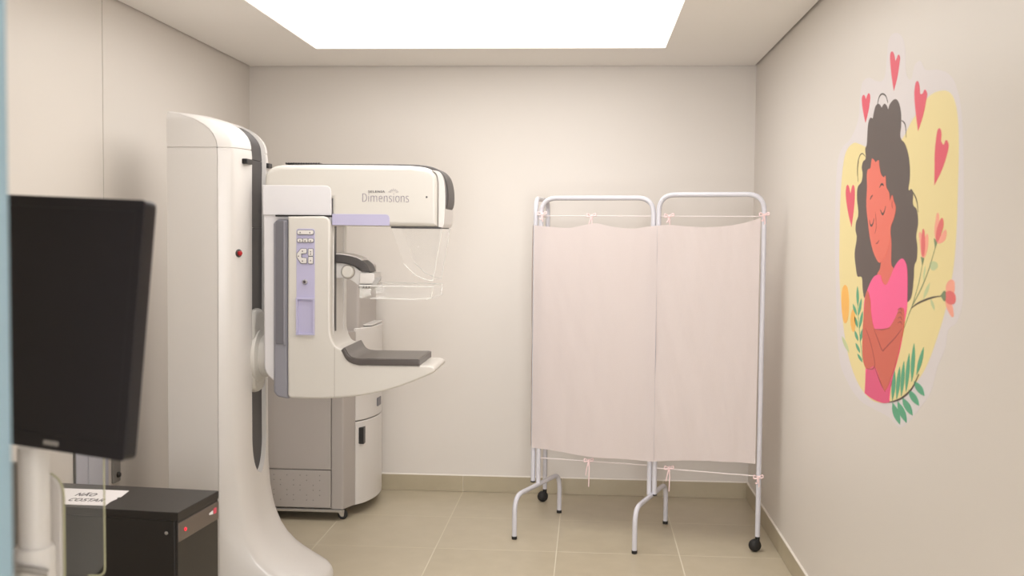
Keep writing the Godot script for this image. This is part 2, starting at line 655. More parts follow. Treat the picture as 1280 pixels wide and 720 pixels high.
func build_gantry() -> void:
	var zc := -4.74
	var half := 0.255
	var xr := -1.775
	var gm := thing("mammography_unit", Vector3(-1.55, 0, zc), "tall white mammography machine with curved column and C-arm, standing by the left wall", "medical machine")

	# column: level outlines lofted upwards; a slot runs down its front
	var ys := [0.0, 0.012, 0.022, 0.036, 0.05, 0.067, 0.085, 0.11, 0.135, 0.175, 0.22, 0.275, 0.33, 0.40, 0.48]
	for k in 12:
		ys.append(0.485 + 0.165 * (1.0 - cos(PI / 2 * (k + 1) / 12.0)))
	ys.append_array([0.9, 1.3, 1.7, 1.88, 1.907, 1.9072, 1.9108, 1.911, 1.925, 1.945, 1.965, 1.985, 2.003, 2.02, 2.031, 2.042, 2.049, 2.055, 2.0585, 2.060])
	var rings := []
	for y in ys:
		var xf := column_front(y)
		var groove: bool = y > 1.9071 and y < 1.9109
		var dz := 0.004 if groove else 0.0
		var b := minf(maxf(0.1, xf + 1.555), (xf - xr) * 0.9)
		var hz := half - 0.012 * smoothstep(2.03, 2.06, y)
		var o := PackedVector3Array()
		var sw := 0.0
		if y > 0.485:
			sw = 0.102 * sqrt(maxf(0.0, 1.0 - pow(clampf((0.65 - y) / 0.165, 0, 1), 2.0)))
		var dep := minf(0.032, (xf - xr) * 0.5) * (1.0 if sw > 0.0 else 0.0)
		# near side, back to front
		o.append(Vector3(xr, y, zc + hz - dz))
		var xs := xf - b
		for q in [[-0.0035, 0.0], [-0.0033, 0.004], [-0.0005, 0.004], [-0.0003, 0.0]]:
			o.append(Vector3(maxf(xs + q[0], xr + 0.001), y, zc + hz - maxf(dz, q[1])))
		var arc := []
		for i in 19:
			var e := float(i) / 18.0
			arc.append(e)
		for e in arc:
			var zz := lerpf(hz, maxf(sw, 0.0), 1.0 - pow(1.0 - e, 1.8))
			o.append(Vector3(xs + b * pow(maxf(0.0, 1.0 - pow(zz / hz, 2.7)), 1.0 / 2.7) - dz, y, zc + zz - (dz if e == 0.0 else 0.0)))
		var edge := xs + b * pow(maxf(0.0, 1.0 - pow(sw / hz, 2.7)), 1.0 / 2.7)
		o.append(Vector3(edge - dep - dz, y, zc + sw))
		o.append(Vector3(edge - dep - dz, y, zc - sw))
		arc.reverse()
		for e in arc:
			var zz := lerpf(hz, maxf(sw, 0.0), 1.0 - pow(1.0 - e, 1.8))
			o.append(Vector3(xs + b * pow(maxf(0.0, 1.0 - pow(zz / hz, 2.7)), 1.0 / 2.7) - dz, y, zc - zz + (dz if e == 0.0 else 0.0)))
		o.append(Vector3(xs, y, zc - hz + dz))
		o.append(Vector3(xr, y, zc - hz + dz))
		rings.append(o)
	var col := part(gm, "column", loft(rings), M.shell, "", 50.0)

	# the dark cover in the slot, in three lengths
	for seg in [[0.47, 1.575, M.belt], [1.577, 1.872, M.belt], [1.874, 2.02, M.belt]]:
		var p := PackedVector2Array()
		var back := PackedVector2Array()
		for k in 11:
			var y: float = lerpf(seg[0], seg[1], k / 10.0)
			p.append(Vector2(column_front(maxf(y, 0.48)) - 0.022, y))
			back.append(Vector2(column_front(maxf(y, 0.48)) - 0.045, y))
		back.reverse()
		p.append_array(back)
		part(col, "slot_cover", slab(p, 2, zc - 0.1, zc + 0.1), seg[2], "dark cover strip in the column slot")
	part(col, "carriage_cover", slab(rect(zc - 0.095, 0.845, zc + 0.095, 1.218, 0.09, 8), 0, -1.50, -1.452, 0.02), M.shell_cream)
	part(col, "seam_band", slab(rect(zc - 0.24, 1.2, zc - 0.13, 1.2025), 0, -1.49, -1.459), M.shell)
	part(col, "brake_lever", box(Vector3(-1.475, 1.846, -4.625), Vector3(-1.45, 1.868, -4.55), 0.004), M.black, "small black lever at the slot edge")
	part(col, "brake_lever", box(Vector3(-1.472, 1.846, -4.905), Vector3(-1.446, 1.868, -4.85), 0.004), M.black, "small black lever at the slot edge")
	var eb := part(col, "emergency_button", lathe([0.0, 0.024, 0.008, 0.0235, 0.0105, 0.020, 0.0105, 0.014, 0.008, 0.012, 0.008, 0.0], Vector3(-1.489, 1.466, -4.535), Vector3(0.8, 0, 0.55), 20), M.red, "red emergency stop button")
	part(eb, "collar", lathe([0.017, 0.0, 0.017, 0.010, 0.014, 0.012, 0.0, 0.012], Vector3(-1.489, 1.466, -4.535), Vector3(0.8, 0, 0.55), 20), M.charcoal)

	# the turning hub between column and C-arm
	part(gm, "hub", lathe([0.0, -0.02, 0.118, -0.02, 0.122, 0.0, 0.118, 0.02, 0.094, 0.03, 0.091, 0.075, 0.086, 0.09, 0.0, 0.09], Vector3(-1.466, 1.006, zc), Vector3.RIGHT, 40), M.shell_cream)

	# C-arm spine, pale plate that carries the tube head and the arm
	var spine := rounded(pts([-1.397, 0.95, -1.345, 0.905, -1.30, 0.905, -1.30, 1.58, -1.10, 1.58, -1.10, 1.758, -1.399, 1.758]), [0.05, 0.03, 0.0, 0.0, 0.0, 0.03, 0.0])
	var ca := part(gm, "c_arm", slab(spine, 2, -4.875, -4.606, 0.008), M.shell_cool)
	part(ca, "back_cover", slab(rounded(pts([-1.352, 0.866, -1.335, 0.845, -1.287, 0.838, -1.287, 1.612, -1.334, 1.612, -1.352, 1.596]), [0.01, 0.01, 0, 0, 0.006, 0.006]), 2, -4.895, -4.592, 0.012), M.grey, "grey back cover of the C-arm")
	part(ca, "grip", slab(rect(-1.341, 1.075, -1.297, 1.606, 0.006), 2, -4.6, -4.5885, 0.003), M.grey_dark, "dark grey side grip")
	part(ca, "grip_edge", slab(rect(-1.3055, 1.07, -1.296, 1.606, 0.003), 2, -4.6, -4.5845, 0.003), M.grey)

	# the white arm: upright with the controls, flowing into the detector support
	var arm := curve2(pts([-1.283, 1.624, -1.283, 1.624, -1.13, 1.627, -1.13, 1.627, -1.108, 1.618, -1.099, 1.59, -1.099, 1.50, -1.099, 1.30, -1.099, 1.155, -1.094, 1.11, -1.075, 1.072, -1.048, 1.06, -1.048, 1.06, -1.02, 1.022, -0.975, 0.994, -0.975, 0.994, -0.675, 0.995, -0.655, 0.990, -0.645, 0.978, -0.652, 0.966, -0.70, 0.943, -0.78, 0.910, -0.87, 0.881, -0.97, 0.860, -1.06, 0.849, -1.15, 0.844, -1.262, 0.844, -1.278, 0.848, -1.284, 0.862]), true, 4)
	var am := part(gm, "support_arm", slab(arm, 2, -4.90, -4.578, 0.009, 4), M.shell_cream)
	part(am, "joint_line", slab(rect(-1.081, 0.853, -1.0795, 1.068), 2, -4.9, -4.5775), M.gap, "fine joint across the support arm")
	# carriage track in the front of the arm
	part(am, "carriage_track", slab(rect(-4.685, 1.10, -4.655, 1.585, 0.004), 0, -1.12, -1.0975), M.black, "black vertical carriage track")
	for e in [-4.83, -4.63]:
		part(am, "track_rail", slab(rect(e - 0.004, 1.10, e + 0.004, 1.585, 0.003), 0, -1.11, -1.0955), M.shell)
	# control strip
	var cs := part(am, "control_strip", slab(rect(-1.246, 1.118, -1.166, 1.573, 0.012), 2, -4.6, -4.5765, 0.001, 2), M.lavender, "lavender control strip")
	var keys := [
		rect(-1.241, 1.548, -1.171, 1.566, 0.008), rect(-1.241, 1.515, -1.219, 1.530, 0.007), rect(-1.217, 1.515, -1.196, 1.530, 0.003), rect(-1.194, 1.515, -1.171, 1.530, 0.007),
		rounded(pts([-1.242, 1.45, -1.225, 1.425, -1.201, 1.425, -1.201, 1.447, -1.224, 1.449, -1.224, 1.466, -1.201, 1.468, -1.201, 1.487, -1.225, 1.487, -1.242, 1.466]), 0.004),
		rect(-1.193, 1.457, -1.173, 1.487, 0.004), rect(-1.193, 1.424, -1.173, 1.453, 0.004)]
	for k in keys:
		part(cs, "key_surround", slab(inset(k, -0.0022), 2, -4.58, -4.5735), M.grey_dark)
		part(cs, "key", slab(k, 2, -4.58, -4.571, 0.002, 2), M.shell)
	for mk in [[-1.228, 1.557], [-1.186, 1.557], [-1.229, 1.522], [-1.207, 1.522], [-1.183, 1.522], [-1.235, 1.457], [-1.218, 1.478], [-1.218, 1.436], [-1.183, 1.476], [-1.183, 1.466], [-1.183, 1.438]]:
		part(cs, "key_mark", slab(rounded(pts([mk[0] - 0.003, mk[1] - 0.0035, mk[0] + 0.003, mk[1] - 0.0035, mk[0], mk[1] + 0.0035]), 0.001), 2, -4.573, -4.5706), M.ink_dark)
	part(cs, "dial", lathe([0.0, 0.012, 0.008, 0.012, 0.011, 0.008, 0.012, 0.0, 0.0, 0.0], Vector3(-1.208, 1.346, -4.578), Vector3.BACK, 18), M.silver, "small round metal dial")
	part(cs, "dial_centre", lathe([0.0, 0.0135, 0.005, 0.0135, 0.006, 0.01, 0.0, 0.01], Vector3(-1.208, 1.346, -4.578), Vector3.BACK, 14), M.ink_dark)
	# recessed grip under the controls, as a raised frame round a sunk field
	part(cs, "recess_field", slab(rect(-1.240, 1.124, -1.172, 1.272, 0.008), 2, -4.58, -4.5758), M.lavender)
	for bar in [[-1.246, 1.118, -1.238, 1.278], [-1.174, 1.118, -1.166, 1.278], [-1.238, 1.270, -1.174, 1.278], [-1.238, 1.118, -1.174, 1.125]]:
		part(cs, "recess_frame", slab(rect(bar[0], bar[1], bar[2], bar[3], 0.002), 2, -4.58, -4.567, 0.001, 2), M.lavender)

	# tube head
	var th := curve2(pts([-1.392, 1.70, -1.392, 1.70, -1.392, 1.77, -1.383, 1.815, -1.34, 1.841, -1.25, 1.845, -1.0, 1.846, -0.80, 1.845, -0.715, 1.840, -0.675, 1.829, -0.65, 1.806, -0.642, 1.772, -0.642, 1.772, -0.642, 1.586, -0.642, 1.586, -0.845, 1.586, -0.845, 1.586, -1.098, 1.588, -1.098, 1.588, -1.098, 1.70, -1.098, 1.70]), true, 4)
	var head := part(gm, "tube_head", slab(th, 2, -4.90, -4.6, 0.020, 4), M.shell_cream)
	var cap := curve2(pts([-0.640, 1.586, -0.640, 1.586, -0.640, 1.772, -0.640, 1.772, -0.648, 1.806, -0.668, 1.826, -0.668, 1.826, -0.640, 1.820, -0.622, 1.795, -0.614, 1.755, -0.612, 1.68, -0.616, 1.60, -0.622, 1.583, -0.622, 1.583]), true, 4)
	part(head, "front_cover", slab(cap, 2, -4.895, -4.605, 0.0012, 2), M.shell)
	# charcoal band over the top and front
	var outer := curve2(pts([-1.32, 1.846, -1.25, 1.851, -1.0, 1.853, -0.80, 1.852, -0.71, 1.848, -0.65, 1.833, -0.618, 1.802, -0.604, 1.755, -0.601, 1.71, -0.605, 1.675, -0.614, 1.66]), false, 4)
	var inner := curve2(pts([-0.625, 1.67, -0.625, 1.71, -0.63, 1.76, -0.65, 1.80, -0.68, 1.82, -0.72, 1.83, -0.80, 1.835, -1.0, 1.835, -1.25, 1.834, -1.31, 1.832]), false, 4)
	outer.append_array(inner)
	part(head, "top_band", slab(outer, 2, -4.85, -4.632, 0.006, 3), M.charcoal, "charcoal band over the top and front")
	for k in 14:
		part(head, "vent_slit", box(Vector3(-1.31 + k * 0.011, 1.85, -4.80), Vector3(-1.304 + k * 0.011, 1.857, -4.635), 0.001), M.black)
	part(head, "housing_panel", slab(rounded(pts([-1.399, 1.63, -1.10, 1.63, -1.10, 1.758, -1.399, 1.758]), [0.0, 0.0, 0.03, 0.0]), 2, -4.62, -4.5985, 0.003), M.shell_cool, "pale panel at the back of the tube head")
	part(head, "colour_strip", slab(rounded(pts([-1.096, 1.589, -0.848, 1.589, -0.848, 1.637, -1.096, 1.637]), [0.0, 0.0, 0.02, 0.0]), 2, -4.62, -4.5975, 0.001, 2), M.lavender, "lavender strip under the tube head")
	part(head, "under_plate", slab(rect(-0.845, 1.578, -0.63, 1.586), 2, -4.885, -4.615), M.charcoal, "thin dark plate under the tube head")
	part(head, "screw", lathe([0.0, 0.002, 0.003, 0.002, 0.004, 0.0, 0.0, 0.0], Vector3(-0.69, 1.712, -4.6), Vector3.BACK, 10), M.ink_dark)
	lettering(head, "lettering", "Dimensions", 0.036, 0.200, Vector3(-0.866, 1.7075, -4.5995), Basis.IDENTITY, M.ink, -0.6, "thin grey-violet word across the tube head")
	lettering(head, "lettering", "SELENIA", 0.0085, 0.072, Vector3(-0.905, 1.7335, -4.5995), Basis.IDENTITY, M.ink_dark, 0.3, "small dark capitals above the large word")
	for k in 7:
		var a := deg_to_rad(18.0 + k * 24.0)
		var d := Vector3(cos(a), sin(a) * 0.75, 0)
		var o := Vector3(-0.832, 1.7285, -4.5995)
		part(head, "emblem_ray", tube(PackedVector3Array([o + d * 0.012, o + d * (0.026 if k == 3 else 0.023)]), 0.0008, 6), M.ink)

	part(head, "gap_shade", slab(rect(-1.34, 1.6235, -1.1, 1.631), 2, -4.62, -4.5865), M.black, "thin black strip painted as the shaded gap between tube head and arm")  # black strip stands in for the shade in the open joint

	# compression device
	var cd := part(gm, "compression_carriage", slab(rounded(pts([-1.125, 1.357, -1.04, 1.357, -0.995, 1.322, -0.93, 1.322, -0.93, 1.345, -0.955, 1.388, -0.995, 1.392, -1.02, 1.412, -1.06, 1.424, -1.125, 1.426]), [0.004, 0.03, 0.01, 0.004, 0.0, 0.01, 0.01, 0.02, 0.02, 0.004]), 2, -4.80, -4.69, 0.003), M.shell)
	part(cd, "knob", lathe([0.0, 0.03, 0.022, 0.03, 0.027, 0.026, 0.028, 0.0, 0.0, 0.0], Vector3(-1.047, 1.387, -4.70), Vector3.BACK, 28), M.shell_cream, "round cream knob")
	part(cd, "knob_ring", lathe([0.031, 0.0, 0.031, 0.014, 0.029, 0.015, 0.0, 0.015], Vector3(-1.047, 1.387, -4.70), Vector3.BACK, 28), M.gap)
	var hood := curve2(pts([-1.125, 1.427, -1.125, 1.427, -1.125, 1.462, -1.125, 1.462, -1.07, 1.460, -1.01, 1.448, -0.965, 1.422, -0.948, 1.388, -0.948, 1.388, -0.985, 1.388, -0.985, 1.388, -1.0, 1.405, -1.04, 1.420, -1.08, 1.427]), true, 4)
	part(cd, "hood", slab(hood, 2, -4.815, -4.675, 0.004, 3), M.charcoal, "dark rounded hood of the compression carriage")
	part(cd, "hood_rim", slab(curve2(pts([-1.125, 1.462, -1.125, 1.462, -1.07, 1.461, -1.01, 1.449, -0.985, 1.437, -0.985, 1.437, -0.985, 1.443, -0.985, 1.443, -1.01, 1.454, -1.07, 1.467, -1.125, 1.468, -1.125, 1.468]), true, 4), 2, -4.805, -4.678, 0.001, 2), M.shell)
	part(cd, "clamp", box(Vector3(-0.995, 1.316, -4.83), Vector3(-0.92, 1.333, -4.66), 0.003), M.silver, "metal paddle clamp")
	part(cd, "clamp_block", box(Vector3(-0.992, 1.335, -4.82), Vector3(-0.925, 1.384, -4.665), 0.006), M.shell)
	part(cd, "lever", slab(rounded(pts([-0.945, 1.322, -0.918, 1.322, -0.893, 1.366, -0.918, 1.366]), 0.004), 2, -4.675, -4.655, 0.002, 2), M.silver, "small silver release lever")
	for k in 3:
		part(cd, "clamp_mark", box(Vector3(-0.975 + k * 0.012, 1.319, -4.66), Vector3(-0.969 + k * 0.012, 1.331, -4.6585), 0), M.ink_dark)
	# clear compression paddle: a shallow tray
	var za := -4.90
	var zb := -4.60
	var pd := part(gm, "compression_paddle", join([
		slab(rounded(pts([-0.94, za + 0.01, -0.675, za + 0.01, -0.675, zb - 0.01, -0.94, zb - 0.01]), 0.02), 1, 1.273, 1.276),
		box(Vector3(-0.978, 1.276, zb - 0.0035), Vector3(-0.66, 1.330, zb), 0.0008), box(Vector3(-0.978, 1.276, za), Vector3(-0.66, 1.330, za + 0.0035), 0.0008),
		box(Vector3(-0.6635, 1.276, za + 0.0035), Vector3(-0.66, 1.330, zb - 0.0035), 0.0008)]), M.clear, "clear plastic compression paddle")
	part(pd, "rim", join([
		tube(PackedVector3Array([Vector3(-0.978, 1.331, zb), Vector3(-0.66, 1.331, zb), Vector3(-0.66, 1.331, za), Vector3(-0.978, 1.331, za)]), 0.0028, 6),
		tube(bent([Vector3(-0.925, 1.279, zb), Vector3(-0.745, 1.275, zb), Vector3(-0.67, 1.282, zb), Vector3(-0.66, 1.285, za)], 0.02), 0.0022, 6),
		tube(PackedVector3Array([Vector3(-0.66, 1.331, zb), Vector3(-0.672, 1.279, zb)]), 0.002, 6),
		tube(PackedVector3Array([Vector3(-0.66, 1.331, za), Vector3(-0.672, 1.279, za)]), 0.002, 6)]), M.clear_rim)
	part(pd, "mount", box(Vector3(-0.988, 1.276, -4.84), Vector3(-0.975, 1.318, -4.65), 0.002), M.clear_rim)
	# clear face shield hanging under the tube head
	var fs := part(gm, "face_shield", join([
		slab(pts([-0.843, 1.578, -0.626, 1.578, -0.664, 1.354, -0.70, 1.362, -0.74, 1.380, -0.787, 1.425]), 2, zb - 0.013, zb - 0.010),
		slab(pts([-0.843, 1.578, -0.626, 1.578, -0.664, 1.354, -0.70, 1.362, -0.74, 1.380, -0.787, 1.425]), 2, za + 0.010, za + 0.013),
		slab(pts([-0.624, 1.578, -0.627, 1.578, -0.665, 1.354, -0.662, 1.354]), 2, za + 0.013, zb - 0.013)]), M.clear, "clear plastic face shield")
	for z in [zb - 0.011, za + 0.011]:
		part(fs, "edge", tube(bent([Vector3(-0.625, 1.578, z), Vector3(-0.663, 1.354, z), Vector3(-0.70, 1.362, z), Vector3(-0.74, 1.380, z), Vector3(-0.787, 1.425, z)], 0.004), 0.002, 6), M.clear_rim)

	# detector: dark plate whose back end curls up
	var dt := curve2(pts([-1.040, 1.066, -1.040, 1.066, -1.012, 1.028, -0.975, 1.0195, -0.93, 1.0195, -0.712, 1.0205, -0.712, 1.0205, -0.712, 0.994, -0.712, 0.994, -0.93, 0.993, -0.985, 0.994, -1.025, 1.012, -1.051, 1.055, -1.051, 1.055]), true, 4)
	var de := part(gm, "detector", slab(dt, 2, -4.92, -4.572, 0.003, 2), M.tray, "dark detector plate with a curled back end")
	var dtop := curve2(pts([-1.036, 1.067, -1.036, 1.067, -1.010, 1.030, -0.975, 1.0212, -0.93, 1.0212, -0.718, 1.0222, -0.718, 1.0222, -0.718, 1.0185, -0.718, 1.0185, -0.93, 1.0175, -0.975, 1.0175, -1.012, 1.026, -1.039, 1.063, -1.039, 1.063]), true, 4)
	part(de, "top_sheet", slab(dtop, 2, -4.916, -4.578), M.tray, "thin top sheet of the detector")


# ---------------------------------------------------------------- film printer behind the unit

func build_printer() -> void:
	var pr := thing("film_printer", Vector3(-1.6, 0, -6.08), "grey medical film printer cabinet on casters with a white front, behind the mammography machine", "printer")
	var body := pts([-1.93, -5.756, -1.32, -5.756, -1.28, -5.86, -1.266, -6.42, -1.93, -6.42])
	var b := part(pr, "body", slab(rounded(body, [0.01, 0.012, 0.0, 0.0, 0.0]), 1, 0.062, 1.02, 0.006), M.cabinet)
	part(b, "side_panel", box(Vector3(-1.90, 0.279, -5.76), Vector3(-1.3735, 1.0, -5.7385), 0.002), M.cabinet_side)
	var lp := part(b, "vent_panel", box(Vector3(-1.90, 0.07, -5.76), Vector3(-1.3735, 0.2735, -5.7385), 0.002), M.cabinet_side)
	var holes := []
	for r in 6:
		for c in 12:
			if (r * 5 + c * 3) % 7 < 3:
				continue
			holes.append(lathe([0.0, 0.0, 0.0035, 0.0, 0.0035, 0.0012, 0.0, 0.0012], Vector3(-1.83 + c * 0.036, 0.245 - r * 0.027, -5.739), Vector3.BACK, 8))
	var vh := part(lp, "vent_holes", join(holes), M.plate_dark)
	vh.set_meta("kind", "stuff")
	part(b, "corner_post", slab(rounded(pts([-1.369, -5.739, -1.306, -5.739, -1.264, -5.852, -1.285, -5.868, -1.369, -5.77]), [0.003, 0.008, 0.003, 0.0, 0.0]), 1, 0.064, 1.02, 0.002), M.cabinet)
	part(pr, "base_rail", box(Vector3(-1.92, 0.048, -5.752), Vector3(-1.31, 0.062, -5.73), 0.002), M.silver)
	part(pr, "upper_housing", slab(rounded(pts([-1.88, -5.88, -1.249, -5.88, -1.249, -6.36, -1.88, -6.36]), 0.02), 1, 1.0, 1.375, 0.012), M.cabinet_side, "grey upper housing")
	# white bowed front in two pieces
	for seg in [[0.06, 0.520, 0.012], [0.526, 1.035, 0.02]]:
		var p := PackedVector2Array()
		for k in 15:
			var e := float(k) / 14.0
			p.append(Vector2(-1.262 + 0.078 * pow(sin(PI * e), 0.7), lerpf(-5.858, -6.43, e)))
		p.append(Vector2(-1.275, -6.43))
		p.append(Vector2(-1.275, -5.858))
		part(pr, "front_door" if seg[0] < 0.3 else "top_drawer", slab(p, 1, seg[0], seg[1], 0.004), M.shell)
	part(pr, "door_pull", slab(rect(-5.925, 0.395, -5.875, 0.487, 0.006), 0, -1.27, -1.2235), M.black, "dark recessed door pull")
	part(pr, "drawer_latch", slab(rect(-6.16, 0.575, -6.07, 0.622, 0.006), 0, -1.24, -1.182), M.grey_dark, "small grey drawer latch")
	part(pr, "paper_tray", box(Vector3(-1.262, 1.04, -6.30), Vector3(-1.20, 1.047, -5.98), 0.002), M.shell, "thin tray on top of the front")
	for c in [[-1.33, -5.785], [-1.33, -6.37], [-1.88, -5.785], [-1.88, -6.37]]:
		var at := Vector3(c[0], 0.0, c[1])
		var cs := part(pr, "caster", lathe([0.0, -0.011, 0.022, -0.011, 0.026, -0.008, 0.026, 0.008, 0.022, 0.011, 0.0, 0.011], at + Vector3(0.012, 0.026, 0), Vector3(0.25, 0, 1), 18), M.rubber)
		part(cs, "fork", slab(rounded(pts([at.x - 0.02, 0.055, at.x + 0.025, 0.055, at.x + 0.02, 0.016, at.x + 0.005, 0.016]), 0.005), 2, at.z + 0.013, at.z + 0.017), M.silver)


# ---------------------------------------------------------------- folding screen

func cloth(called: String, a: Vector3, b: Vector3, top: Array, bottom: Array, wrinkle: float, s: int) -> PackedVector3Array:
	var nx := 44
	var ny := 60
	var n := FastNoiseLite.new()
	n.seed = s
	n.frequency = 1.0
	n.fractal_octaves = 3
	var across := (b - a)
	across.y = 0
	var normal := across.normalized().cross(Vector3.UP)
	if normal.z < 0:
		normal = -normal
	var tc := curve2(pts(top), false, 12)
	var bc := curve2(pts(bottom), false, 12)
	var front := []
	for i in nx + 1:
		var u := float(i) / nx
		var yt := sample(tc, u)
		var yb := sample(bc, u)
		var f := PackedVector3Array()
		for j in ny + 1:
			var v := float(j) / ny
			var p := a.lerp(b, u)
			p.y = lerpf(yt, yb, v)
			# soft upright folds and a few slanting pulls from the ties
			var w := n.get_noise_2d(u * 5.0 + v * 0.8, v * 1.1) * 0.0045
			w += n.get_noise_2d(u * 3.0 - v * 2.2 + 30.0, u * 1.4 + 8.0) * wrinkle
			w += sin(u * 19.0 + v * 1.5) * 0.0007 * (1.0 - v * 0.5)
			f.append(p + normal * w)
		front.append(f)
	var t := PackedVector3Array()
	for i in nx:
		for j in ny:
			quad(t, front[i][j], front[i][j + 1], front[i + 1][j + 1], front[i + 1][j])
	return solid(t)


func sample(c: PackedVector2Array, u: float) -> float:
	for i in c.size() - 1:
		if u <= c[i + 1].x:
			return lerpf(c[i].y, c[i + 1].y, clampf((u - c[i].x) / maxf(c[i + 1].x - c[i].x, 1e-6), 0, 1))
	return c[-1].y


func foot(parent: Node3D, a: Vector3, b: Vector3, h: float) -> void:
	var f := part(parent, "foot", tube(bent([a + Vector3(0, 0.012, 0), a + Vector3(0, h, 0), b + Vector3(0, h, 0), b + Vector3(0, 0.012, 0)], 0.085, 8), 0.0125, 12), M.pipe)
	for p in [a, b]:
		part(f, "rubber_tip", lathe([0.0, 0.0, 0.013, 0.0, 0.0142, 0.003, 0.0142, 0.016, 0.0, 0.016], p, Vector3.UP, 14), M.rubber)


func ball_caster(parent: Node3D, at: Vector3) -> void:
	var c := part(parent, "caster", lathe([0.0, -0.024, 0.016, -0.023, 0.026, -0.017, 0.031, -0.007, 0.031, 0.007, 0.026, 0.017, 0.016, 0.023, 0.0, 0.024], at + Vector3(-0.012, 0.031, 0.0), Vector3(0.45, 0, 1), 22), M.rubber, "black ball caster")
	part(c, "stem", lathe([0.0, 0.04, 0.011, 0.04, 0.012, 0.078, 0.0, 0.078], at, Vector3.UP, 12), M.black)


func tie(parent: Node3D, at: Vector3, up: float) -> void:
	var s := 0.022
	part(parent, "ribbon_tie", join([
		tube(bent([at + Vector3(-0.004, -0.03, 0.006), at + Vector3(-0.003, 0.0, 0.012), at + Vector3(0.004, 0.008, -0.014), at + Vector3(0.004, -0.02, 0.004)], 0.01), 0.0035, 6),
		tube(bent([at, at + Vector3(-s, 0.014, 0.012), at + Vector3(-s * 1.1, -0.006, 0.014), at + Vector3(0, 0, 0.014)], 0.008), 0.0032, 6),
		tube(bent([at, at + Vector3(s, 0.016, 0.012), at + Vector3(s * 1.1, 0.0, 0.014), at + Vector3(0, 0, 0.014)], 0.008), 0.0032, 6),
		tube(bent([at + Vector3(0, 0, 0.013), at + Vector3(-0.008, -0.03, 0.016), at + Vector3(-0.014, -0.05 * up, 0.014)], 0.01), 0.003, 6),
		tube(bent([at + Vector3(0, 0, 0.013), at + Vector3(0.004, -0.04, 0.016), at + Vector3(0.002, -0.09 * up, 0.014)], 0.01), 0.003, 6)]), M.ribbon, "pale pink ribbon tie")


